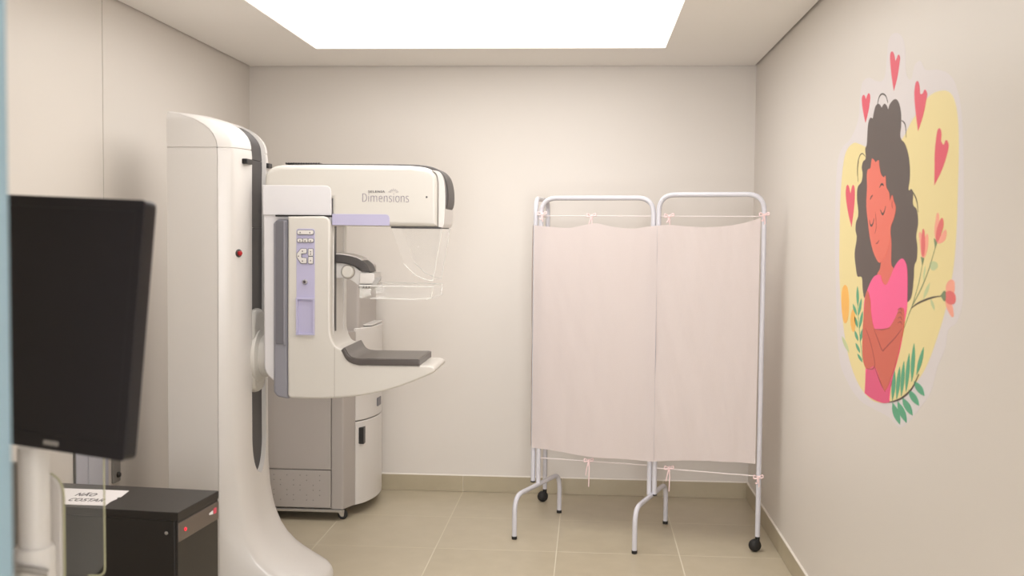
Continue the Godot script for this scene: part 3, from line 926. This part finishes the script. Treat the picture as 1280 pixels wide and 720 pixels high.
func build_screen() -> void:
	var al := Vector3(-0.254, 0, -5.766)
	var ar := Vector3(0.326, 0, -5.592)
	var bl := Vector3(0.352, 0, -5.582)
	var br := Vector3(0.851, 0, -5.398)
	var cn := Vector3(-0.283, 0, -5.782)
	var cf := Vector3(-0.238, 0, -6.29)
	var sc := thing("folding_screen", Vector3(0.3, 0, -5.6), "white tubular folding privacy screen with pinkish white cloth panels in front of the back wall", "screen")
	var top := 1.752
	var frames := [["left", al, ar, 0.225, 0.225, top - 0.003], ["right", bl, br, 0.228, 0.075, top + 0.012], ["rear", cn, cf, 0.236, 0.075, top - 0.003]]
	for f in frames:
		var a: Vector3 = f[1]
		var b: Vector3 = f[2]
		var h: float = f[5]
		var fr := part(sc, "frame", tube(bent([a + Vector3(0, f[3], 0), a + Vector3(0, h, 0), b + Vector3(0, h, 0), b + Vector3(0, f[4], 0)], 0.085, 9), 0.0125, 14), M.pipe)
		part(fr, "wire", tube(PackedVector3Array([a + Vector3(0, 1.656, 0), b + Vector3(0, 1.656, 0)]), 0.0025, 6), M.wire)
		part(fr, "wire", tube(PackedVector3Array([a + Vector3(0, 0.366, 0), b + Vector3(0, 0.376, 0)]), 0.0032, 6), M.wire)
	part(sc, "end_cap", lathe([0.0, 0.0, 0.0118, 0.0, 0.0135, 0.002, 0.0135, 0.008, 0.0, 0.008], bl + Vector3(0, 0.222, 0), Vector3.UP, 14), M.rubber)
	part(sc, "end_cap", lathe([0.0, 0.0, 0.0118, 0.0, 0.0135, 0.002, 0.0135, 0.008, 0.0, 0.008], cn + Vector3(0, 0.23, 0), Vector3.UP, 14), M.rubber)
	foot(sc, Vector3(-0.361, 0, -5.489), Vector3(-0.147, 0, -6.043), 0.222)
	foot(sc, Vector3(0.242, 0, -5.299), Vector3(0.432, 0, -5.872), 0.222)
	ball_caster(sc, br)
	ball_caster(sc, cf)
	for y in [0.62, 1.45]:
		for q in [[al, cn], [ar, bl]]:
			var mid: Vector3 = (q[0] + q[1]) / 2
			part(sc, "hinge", lathe([0.0, 0.0, 0.017, 0.0, 0.017, 0.03, 0.0, 0.03], mid + Vector3(0, y, -0.006), Vector3.UP, 12), M.pipe)
	var o := Vector3(-0.005, 0, 0.017)
	var q := Vector3(0.004, 0, 0.034)
	part(sc, "cloth_panel", cloth("a", Vector3(-0.285, 0, -5.782) + o, Vector3(0.340, 0, -5.588) + q, [0, 1.606, 0.1, 1.600, 0.3, 1.594, 0.44, 1.612, 0.52, 1.618, 0.62, 1.604, 0.8, 1.592, 0.92, 1.602, 1, 1.608], [0, 0.420, 0.2, 0.414, 0.47, 0.398, 0.75, 0.402, 1, 0.404], 0.003, 3), M.cloth, "pinkish white cloth", 60.0)
	part(sc, "cloth_panel", cloth("b", Vector3(0.341, 0, -5.588) + q, Vector3(0.832, 0, -5.402) + Vector3(0, 0, 0.012), [0, 1.608, 0.12, 1.612, 0.3, 1.605, 0.5, 1.602, 0.7, 1.610, 0.88, 1.628, 1, 1.650], [0, 0.404, 0.2, 0.418, 0.45, 0.430, 0.7, 0.436, 1, 0.440], 0.008, 9), M.cloth, "pinkish white cloth", 60.0)
	part(sc, "cloth_panel", cloth("c", Vector3(-0.300, 0, -5.80), Vector3(-0.262, 0, -6.27), [0, 1.606, 0.3, 1.600, 0.7, 1.602, 1, 1.606], [0, 0.42, 0.5, 0.41, 1, 0.42], 0.003, 5), M.cloth, "pinkish white cloth", 60.0)
	tie(sc, al.lerp(ar, 0.455) + Vector3(0, 1.656, 0), 1.0)
	tie(sc, bl.lerp(br, 0.10) + Vector3(0, 1.656, 0), 0.6)
	tie(sc, br + Vector3(-0.004, 1.662, 0.014), 0.5)
	tie(sc, al + Vector3(0.006, 1.665, 0.012), 0.4)
	tie(sc, al.lerp(ar, 0.46) + Vector3(0, 0.374, 0), 1.5)
	tie(sc, bl.lerp(br, 0.14) + Vector3(0, 0.372, 0), 1.3)
	tie(sc, br + Vector3(-0.006, 0.374, 0.014), 0.5)


# ---------------------------------------------------------------- black power unit

func build_battery_box() -> void:
	# local frame: x along its length (control end at +x), z across, base at y 0
	var turn := Basis(Vector3.UP, -0.09)
	var near_right := Vector3(-1.312, 0, -3.391)
	var u := thing("power_unit", near_right, "black metal power supply box with red light, under a paper notice, beside the column", "power supply", "", turn)
	var l := 0.60
	var w := 0.31
	var h := 0.65
	part(u, "case", box(Vector3(-l + 0.004, 0.03, -w + 0.004), Vector3(-0.012, h - 0.028, -0.004), 0.004), M.ups)
	part(u, "lid", box(Vector3(-l, h - 0.028, -w), Vector3(0, h, 0), 0.003), M.ups, "black lid with a satin finish")
	part(u, "front_panel", box(Vector3(-0.012, 0.03, -w + 0.002), Vector3(-0.002, h - 0.028, -0.002), 0.003), M.ups)
	var st := part(u, "indicator_strip", box(Vector3(-0.003, h - 0.098, -w + 0.006), Vector3(0.002, h - 0.036, -0.003), 0.002), M.ups_strip, "grey metal indicator strip")
	part(st, "status_light", lathe([0.0, 0.004, 0.005, 0.003, 0.006, 0.0, 0.0, 0.0], Vector3(0.002, h - 0.066, -0.048), Vector3.RIGHT, 14), M.led, "red status light")
	part(st, "emblem", slab(rounded(pts([-0.285, h - 0.072, -0.262, h - 0.072, -0.262, h - 0.052, -0.285, h - 0.052]), 0.006), 0, 0.001, 0.0032), M.heart, "small red and white emblem")
	part(st, "emblem", slab(rounded(pts([-0.257, h - 0.07, -0.228, h - 0.066, -0.228, h - 0.06, -0.257, h - 0.057]), 0.002), 0, 0.001, 0.0032), M.paper)
	part(u, "screw", lathe([0.0, 0.004, 0.004, 0.004, 0.006, 0.001, 0.006, 0.0, 0.0, 0.0], Vector3(-0.042, h - 0.070, -0.004), Vector3.BACK, 12), M.silver)
	part(u, "plinth", box(Vector3(-l + 0.03, 0, -w + 0.03), Vector3(-0.03, 0.03, -0.03), 0.002), M.black)
	# torn paper notice on the lid
	var pn := thing("paper_notice", Vector3(-1.70, 0.651, -3.55), "torn white paper notice with black capitals lying on the black box", "paper")
	part(pn, "sheet", slab(pts([-1.845, -3.668, -1.589, -3.657, -1.578, -3.566, -1.588, -3.560, -1.580, -3.542, -1.585, -3.50, -1.579, -3.447, -1.72, -3.452, -1.86, -3.458]), 1, 0.6505, 0.6516), M.paper)
	var flat := Basis(Vector3.RIGHT, -PI / 2)
	lettering(pn, "lettering", "NÃO", 0.050, 0.068, Vector3(-1.707, 0.6518, -3.590), flat, M.ink_dark, 0.4)
	lettering(pn, "lettering", "COSTAR", 0.038, 0.122, Vector3(-1.672, 0.6518, -3.514), flat, M.ink_dark, 0.4)


# ---------------------------------------------------------------- workstation in the foreground

func build_workstation() -> void:
	# tilted black monitor, seen from its right
	var r := Vector3(0.95149, -0.03531, 0.30564).normalized()
	var up := Vector3(0.0607, 0.99541, -0.07397).normalized()
	var n := r.cross(up).normalized()
	var turn := Basis(r, up, n)
	var corner := Vector3(-0.7379, 1.1895, -1.6776)
	var mo := thing("monitor", corner, "black flat monitor with dark blank screen on the pole at the left edge", "monitor", "", turn)
	var w := 0.36
	var h := 0.42
	part(mo, "housing", slab(rect(-w, 0, 0, h, 0.012, 5), 2, -0.032, -0.001, 0.005), M.monitor)
	part(mo, "bezel", join([
		slab(rect(-w, 0, 0, 0.026, 0.006), 2, -0.004, 0.0, 0.001, 2), slab(rect(-w, h - 0.018, 0, h, 0.006), 2, -0.004, 0.0, 0.001, 2),
		slab(rect(-w, 0.02, -w + 0.018, h - 0.012, 0.002), 2, -0.004, -0.0002, 0.001, 2), slab(rect(-0.018, 0.02, 0, h - 0.012, 0.002), 2, -0.004, -0.0002, 0.001, 2)]), M.monitor)
	part(mo, "display", slab(rect(-w + 0.017, 0.025, -0.017, h - 0.017), 2, -0.003, -0.0014), M.display, "dark blank display")
	part(mo, "maker_badge", slab(rect(-0.168, 0.008, -0.135, 0.016, 0.003), 2, -0.001, 0.0006), M.plate_dark, "small grey badge")
	part(mo, "back_hump", slab(rect(-w + 0.08, 0.06, -0.08, h - 0.08, 0.04), 2, -0.06, -0.03, 0.015), M.monitor)
	part(mo, "pole_bracket", box(Vector3(-0.24, 0.02, -0.062), Vector3(-0.14, 0.16, -0.03), 0.004), M.plate_dark)
	# the pole it stands on
	var px := -0.951
	var pz := -1.80
	var po := thing("monitor_pole", Vector3(px, 0, pz), "pale grey round pole holding up the black monitor", "pole")
	part(po, "tube", lathe([0.0, 0.03, 0.026, 0.03, 0.026, 1.185, 0.0, 1.185], Vector3(px, 0, pz), Vector3.UP, 32), M.post)
	part(po, "collar", lathe([0.0, 0.90, 0.033, 0.90, 0.034, 0.905, 0.034, 1.005, 0.031, 1.012, 0.0, 1.012], Vector3(px, 0, pz), Vector3.UP, 32), M.post)
	part(po, "clamp_lever", tube(bent([Vector3(px - 0.05, 0.975, pz + 0.03), Vector3(px, 0.985, pz + 0.042), Vector3(px + 0.036, 0.972, pz + 0.025)], 0.02), 0.007, 8), M.plate_dark)
	part(po, "foot_plate", lathe([0.0, 0.0, 0.14, 0.0, 0.14, 0.02, 0.12, 0.03, 0.0, 0.03], Vector3(px, 0, pz), Vector3.UP, 36), M.post)
	# side plates and clear shield of the workstation
	var ws := thing("protective_shield", Vector3(-1.06, 0, -2.06), "clear acrylic shield with rounded corners between pale plates, behind the monitor pole", "shield")
	part(ws, "side_plate", slab(rounded(pts([-1.30, 0.0, -1.003, 0.0, -1.003, 1.092, -1.30, 1.092]), [0.0, 0.0, 0.05, 0.03], 8), 2, -2.012, -2.0, 0.003), M.plate, "pale plate with a rounded corner")
	part(ws, "rear_plate", slab(rounded(pts([-1.32, 0.0, -1.045, 0.0, -1.045, 1.118, -1.32, 1.118]), 0.008), 2, -1.985, -1.965, 0.004), M.plate_dark, "darker grey plate")
	part(ws, "pane", slab(rounded(pts([-1.12, 0.862, -0.966, 0.862, -0.966, 1.45, -1.12, 1.45]), [0.0, 0.04, 0.03, 0.0], 8), 2, -2.106, -2.100), M.clear_thin, "clear acrylic pane")
	part(ws, "pane_edge", tube(bent([Vector3(-1.0, 0.862, -2.103), Vector3(-0.965, 0.862, -2.103), Vector3(-0.965, 1.45, -2.103)], 0.04), 0.0018, 8), M.acrylic_edge, "yellowish pane edge")
	part(ws, "plate_edge", tube(bent([Vector3(-1.0, 0.1, -2.005), Vector3(-1.0, 1.094, -2.005), Vector3(-1.1, 1.094, -2.005)], 0.05), 0.0022, 8), M.acrylic_edge)
	part(ws, "pane_bracket", box(Vector3(-1.15, 0.87, -2.112), Vector3(-1.10, 0.95, -2.008), 0.003), M.plate)


# ---------------------------------------------------------------- fittings on the left wall

func build_wall_fittings() -> void:
	var d := thing("cable_duct", Vector3(X_LEFT, 0, -4.36), "pale blue-grey cable duct on the left wall behind the black box", "duct")
	part(d, "channel", box(Vector3(X_LEFT, 0.01, -4.495), Vector3(X_LEFT + 0.014, 0.90, -4.205), 0.003), M.bluegrey)
	part(d, "cover", box(Vector3(X_LEFT + 0.014, 0.01, -4.40), Vector3(X_LEFT + 0.020, 0.90, -4.30), 0.002), M.bluegrey)
	part(d, "edge_strip", box(Vector3(X_LEFT, 0.01, -4.205), Vector3(X_LEFT + 0.010, 0.90, -4.201), 0.001), M.charcoal)
	var s := thing("socket_plate", Vector3(X_LEFT, 0.46, -4.58), "small grey wall socket with a dark plug behind the monitor", "socket")
	part(s, "plate", box(Vector3(X_LEFT, 0.458, -4.62), Vector3(X_LEFT + 0.012, 0.60, -4.55), 0.003), M.plate_dark)
	part(s, "plug", lathe([0.0, 0.0, 0.013, 0.0, 0.013, 0.006, 0.009, 0.012, 0.0, 0.012], Vector3(X_LEFT + 0.012, 0.49, -4.59), Vector3.RIGHT, 14), M.black)


# ---------------------------------------------------------------- wall sticker

# name, colour, layer, stroke width in mm (0 for an area), outline in mm along and up the wall;
# a point given twice is a sharp corner
const STICKER := [
	["backing","vinyl",1,0,[-640,922,-525,980,-500,1077,-469,1110,-381,1111,-294,1088,-184,1083,-161,1150,-138,1202,-65,1207,9,1181,47,1138,63,1063,115,1036,152,1073,207,1076,255,1044,365,1027,462,1002,524,964,574,891,603,760,618,596,621,493,629,400,591,342,524,313,503,263,441,202,391,128,308,74,188,7,90,-25,-19,-13,-215,-16,-399,-15,-582,23,-733,104,-819,392,-856,610,-840,843,-765,899]],
	["yellow_ground","yellow",2,0,[-588,903,-698,879,-744,822,-771,701,-767,548,-753,410,-699,275,-622,161,-515,79,-381,28,-238,10,-98,21,30,48,131,78,256,137,355,203,433,285,499,371,548,474,565,575,566,701,563,805,543,890,500,939,426,962,300,962,212,932,143,911,39,863,-122,848,-379,871,-493,892]],
	["hair","hair",3,0,[-390,881,-384,922,-376,954,-351,970,-317,963,-317,963,-305,983,-286,1001,-256,1007,-225,998,-208,987,-208,987,-194,993,-171,997,-140,984,-128,971,-128,971,-108,988,-50,997,-7,981,20,947,26,908,21,872,71,848,111,813,132,773,135,735,126,704,154,705,172,693,175,659,213,642,231,604,216,564,230,532,227,495,206,477,203,441,188,388,154,367,87,358,-57,372,-193,378,-284,357,-369,349,-395,381,-410,417,-473,420,-497,446,-523,500,-497,558,-519,585,-514,612,-483,641,-508,697,-505,736,-450,756,-436,782,-450,807,-433,826,-400,835,-408,868]],
	["neck","skin_dark",4,0,[-88,590,-47,551,-39,475,-10,456,-44,429,-97,401,-176,413,-208,431,-171,458,-157,511]],
	["face","skin_face",5,0,[-319,815,-310,828,-260,812,-260,812,-222,816,-215,800,-192,770,-154,756,-135,759,-123,725,-85,702,-73,675,-73,675,-51,694,-31,676,-5,652,-26,617,-55,593,-57,564,-68,538,-110,498,-165,477,-203,480,-268,515,-315,564,-341,610,-369,666,-367,730,-370,788,-328,797]],
	["blouse","pink",6,0,[74,495,118,484,137,460,145,400,143,347,123,304,88,225,35,151,1,105,-19,51,-15,36,-15,36,-95,22,-233,16,-325,20,-325,20,-323,107,-358,235,-367,327,-328,376,-249,425,-163,435,-137,415,-92,406,-44,433,4,469]],
	["blouse_hem","pink_dark",7,0,[-301,105,-201,126,-135,92,-83,62,-46,73,5,113,-14,77,-25,50,-15,37,-15,37,-95,23,-234,17,-322,22,-322,22]],
	["arms","skin_arm",8,0,[-333,373,-363,288,-373,210,-358,134,-301,107,-201,128,-129,94,-83,65,-47,76,0,118,57,181,98,247,123,301,119,338,97,345,68,340,31,311,-41,273,-214,253,-262,296,-283,348]],
	["heart","heart",4,0,[-65,1026,-65,1026,-95,1077,-116,1127,-116,1150,-96,1154,-75,1141,-56,1115,-56,1115,-38,1125,-24,1132,-7,1121,-10,1106,-30,1065]],
	["heart","heart",4,0,[-415,961,-415,961,-450,1002,-474,1043,-469,1057,-450,1061,-430,1051,-418,1039,-418,1039,-400,1052,-382,1058,-363,1048,-362,1032,-381,996]],
	["heart","heart",4,0,[206,873,206,873,178,929,159,985,166,1014,184,1021,203,1007,213,980,213,980,239,977,259,986,281,972,278,961,252,916]],
	["heart","heart",4,0,[373,707,373,707,371,753,369,799,384,853,401,862,420,848,418,825,418,825,443,813,462,824,483,811,481,797,442,752]],
	["heart","heart",4,0,[-581,597,-581,597,-641,655,-680,713,-678,745,-654,754,-629,740,-609,717,-609,717,-593,739,-573,750,-550,738,-543,700,-556,649]],
	["leaf","leaf",4,0,[-455,312,-455,312,-445,334,-446,353,-455,370,-469,384,-469,384,-478,369,-480,350,-474,332]],
	["leaf","leaf",4,0,[-468,279,-468,279,-472,292,-484,302,-505,311,-528,317,-528,317,-527,307,-518,297,-500,288]],
	["leaf","leaf",4,0,[-443,281,-443,281,-418,300,-407,316,-404,332,-408,344,-408,344,-426,331,-440,315,-447,300]],
	["leaf","leaf",4,0,[-451,237,-451,237,-450,250,-459,260,-477,268,-497,274,-497,274,-499,265,-493,255,-479,246]],
	["leaf","leaf",4,0,[-425,236,-425,236,-399,256,-386,272,-382,288,-385,301,-385,301,-404,288,-419,272,-427,255]],
	["leaf","leaf",4,0,[-440,190,-440,190,-441,202,-452,211,-470,218,-492,223,-492,223,-492,214,-485,205,-469,197]],
	["leaf","leaf",4,0,[-411,190,-411,190,-387,206,-377,219,-374,231,-379,240,-379,240,-396,230,-410,217,-415,205]],
	["leaf","leaf",4,0,[-407,151,-407,151,-414,163,-428,170,-450,177,-474,180,-474,180,-471,172,-459,164,-440,157]],
	["leaf","leaf",4,0,[-370,122,-370,122,-380,132,-396,138,-420,143,-445,145,-445,145,-439,138,-425,131,-404,126]],
	["leaf","leaf",5,0,[15,46,15,46,36,77,43,102,40,125,31,143,31,143,15,122,4,97,3,73]],
	["leaf","leaf",5,0,[61,58,61,58,85,91,93,117,93,142,85,162,85,162,68,140,55,113,52,88]],
	["leaf","leaf",5,0,[110,74,110,74,131,109,138,137,136,164,128,184,128,184,113,161,102,133,100,106]],
	["leaf","leaf",5,0,[158,95,158,95,180,133,188,162,187,191,181,214,181,214,164,189,152,159,149,129]],
	["leaf","leaf",5,0,[213,133,213,133,232,169,238,198,235,226,226,248,226,248,212,224,203,195,202,166]],
	["leaf","leaf",5,0,[259,159,259,159,291,186,308,207,317,229,318,246,318,246,296,228,276,206,263,184]],
	["leaf","leaf",5,0,[16,40,16,40,67,30,93,18,104,2,102,-14,102,-14,66,-8,34,2,17,17]],
	["leaf","leaf",5,0,[72,53,72,53,125,44,154,33,169,18,171,3,171,3,134,8,99,17,78,31]],
	["leaf","leaf",5,0,[122,72,122,72,177,67,207,59,224,47,229,35,229,35,192,36,157,43,133,53]],
	["leaf","leaf",5,0,[184,105,184,105,236,102,265,95,283,84,288,73,288,73,253,74,219,79,196,88]],
	["leaf","leaf",5,0,[235,138,235,138,284,136,313,130,330,119,335,109,335,109,301,109,269,114,246,123]],
	["petal","petal_pale",4,0,[249,576,256,541,275,507,305,505,331,542,321,571,293,553]],
	["petal","petal",5,0,[283,585,300,562,306,535,297,507,278,509,269,541,271,564]],
	["calyx","calyx",6,0,[270,504,270,504,298,501,298,501,285,481,285,481]],
	["petal","petal_pale",4,0,[409,629,424,608,413,576,401,556,386,576,393,607]],
	["petal","petal_pale",4,0,[480,582,488,571,476,554,430,544,409,549,448,569]],
	["petal","petal",5,0,[449,614,461,595,441,569,421,550,402,553,406,580,425,602]],
	["calyx","calyx",6,0,[385,558,385,558,412,548,412,548,397,531,397,531]],
	["petal","petal_pale",4,0,[502,412,498,431,525,447,557,447,565,432,560,415]],
	["petal","petal_pale",4,0,[498,390,544,385,561,365,559,351,533,358,509,372]],
	["petal","petal",5,0,[502,414,541,419,573,408,572,391,537,383,498,390,490,403]],
	["calyx","calyx",6,0,[457,402,457,402,492,416,496,390]],
	["petal","orange",4,0,[-658,380,-612,365,-588,313,-601,259,-643,237,-684,258,-709,311,-701,360]],
	["petal","orange",4,0,[-531,296,-494,281,-484,247,-505,217,-542,228,-558,262]],
	["leaf","leaf_pale",3,0,[351,486,386,494,422,485,409,473,367,470]],
	["leaf","leaf_pale",3,0,[301,383,301,383,330,398,345,410,354,423,356,434,356,434,336,424,318,412,306,399]],
	["leaf","leaf_pale",3,0,[367,389,367,389,388,381,399,374,405,365,405,358,405,358,391,363,378,370,370,378]],
	["leaf","leaf_pale",3,0,[297,434,297,434,307,448,312,460,313,472,311,482,311,482,303,473,297,460,295,448]],
	["leaf","leaf_pale",3,0,[-569,134,-569,134,-585,153,-611,166,-649,178,-689,185,-689,185,-680,172,-657,157,-624,145]],
	["stem","calyx",4,4,[396,533,348,474,280,414,188,350,120,285]],
	["stem","calyx",4,3,[285,484,252,425,188,350]],
	["stem","line",5,5,[188,350,242,366,302,379,392,394,463,401]],
	["stem","leaf",4,4,[-462,312,-440,265,-410,197,-369,131]],
	["stem","line",6,5,[-22,36,45,50,127,74,215,113,280,163]],
	["hair_wisp","line",4,5,[-259,1008,-242,1027,-205,1033,-159,1020,-133,996]],
	["hair_wisp","line",4,4,[25,922,52,915,74,900,85,864]],
	["hair_wisp","line",4,4,[-512,779,-511,823,-484,849,-449,855,-405,842]],
	["hair_wisp","line",4,5,[156,701,189,685,215,664,229,634]],
	["hair_wisp","line",4,3,[-499,758,-509,803,-498,835]],
	["eyelash","line",6,7,[-320,619,-311,604,-292,599,-272,608,-262,623]],
	["eyelash","line",6,7,[-184,651,-169,640,-152,635,-132,646,-122,661]],
	["eyebrow","line",6,7,[-319,688,-308,696,-288,702]],
	["eyebrow","line",6,7,[-203,724,-186,733,-165,734,-150,728]],
	["nose","skin_line",6,5,[-246,644,-235,615,-232,589,-247,572]],
	["mouth","skin_line",6,6,[-231,538,-210,541,-189,550]],
	["ear_line","skin_line",6,5,[-44,676,-48,664,-38,652]],
	["arm_line","skin_line",9,5,[-222,252,-168,222,-111,192,-80,203]],
	["arm_line","skin_line",9,5,[107,282,26,244,-47,215,-103,190]],
	["arm_line","skin_line",9,5,[-301,108,-201,129,-225,171,-283,218,-330,245]],
	["arm_line","skin_line",9,5,[-201,128,-128,87,-66,63]],
	["finger_line","skin_line",9,4,[54,336,85,342,102,334]],
	["finger_line","skin_line",9,4,[55,325,86,330,103,323]],
	["finger_line","skin_line",9,4,[57,309,87,315,105,307]],
	["finger_line","skin_line",9,4,[58,295,89,301,106,294]],
	["arm_line","skin_line",9,4,[-214,252,-118,259,-27,272]],]


func build_mural() -> void:
	var base := Vector3(X_RIGHT, 1.0, -3.5)
	var w := thing("wall_sticker", base, "large printed wall sticker of a dark-haired woman hugging herself, with hearts and flowers", "wall sticker")
	origin[w] = Vector3.ZERO
	for s in STICKER:
		var c := PackedVector2Array()
		for i in range(0, s[4].size(), 2):
			c.append(Vector2(s[4][i], s[4][i + 1]) * 0.001)
		var poly: PackedVector2Array
		if s[3] == 0:
			poly = curve2(c, true, 5)
		else:
			var mid := curve2(c, false, 6)
			var side := PackedVector2Array()
			for i in mid.size():
				var d := (mid[mini(i + 1, mid.size() - 1)] - mid[maxi(i - 1, 0)]).normalized()
				var taper: float = 0.35 + 0.65 * sin(PI * i / (mid.size() - 1.0))
				var off: Vector2 = Vector2(-d.y, d.x) * float(s[3]) * 0.0005 * taper
				poly.append(mid[i] + off)
				side.append(mid[i] - off)
			side.reverse()
			poly.append_array(side)
		part(w, s[0], slab(poly, 0, -0.0004 * float(s[2]), 0.0), M[s[1]], "", 20.0)
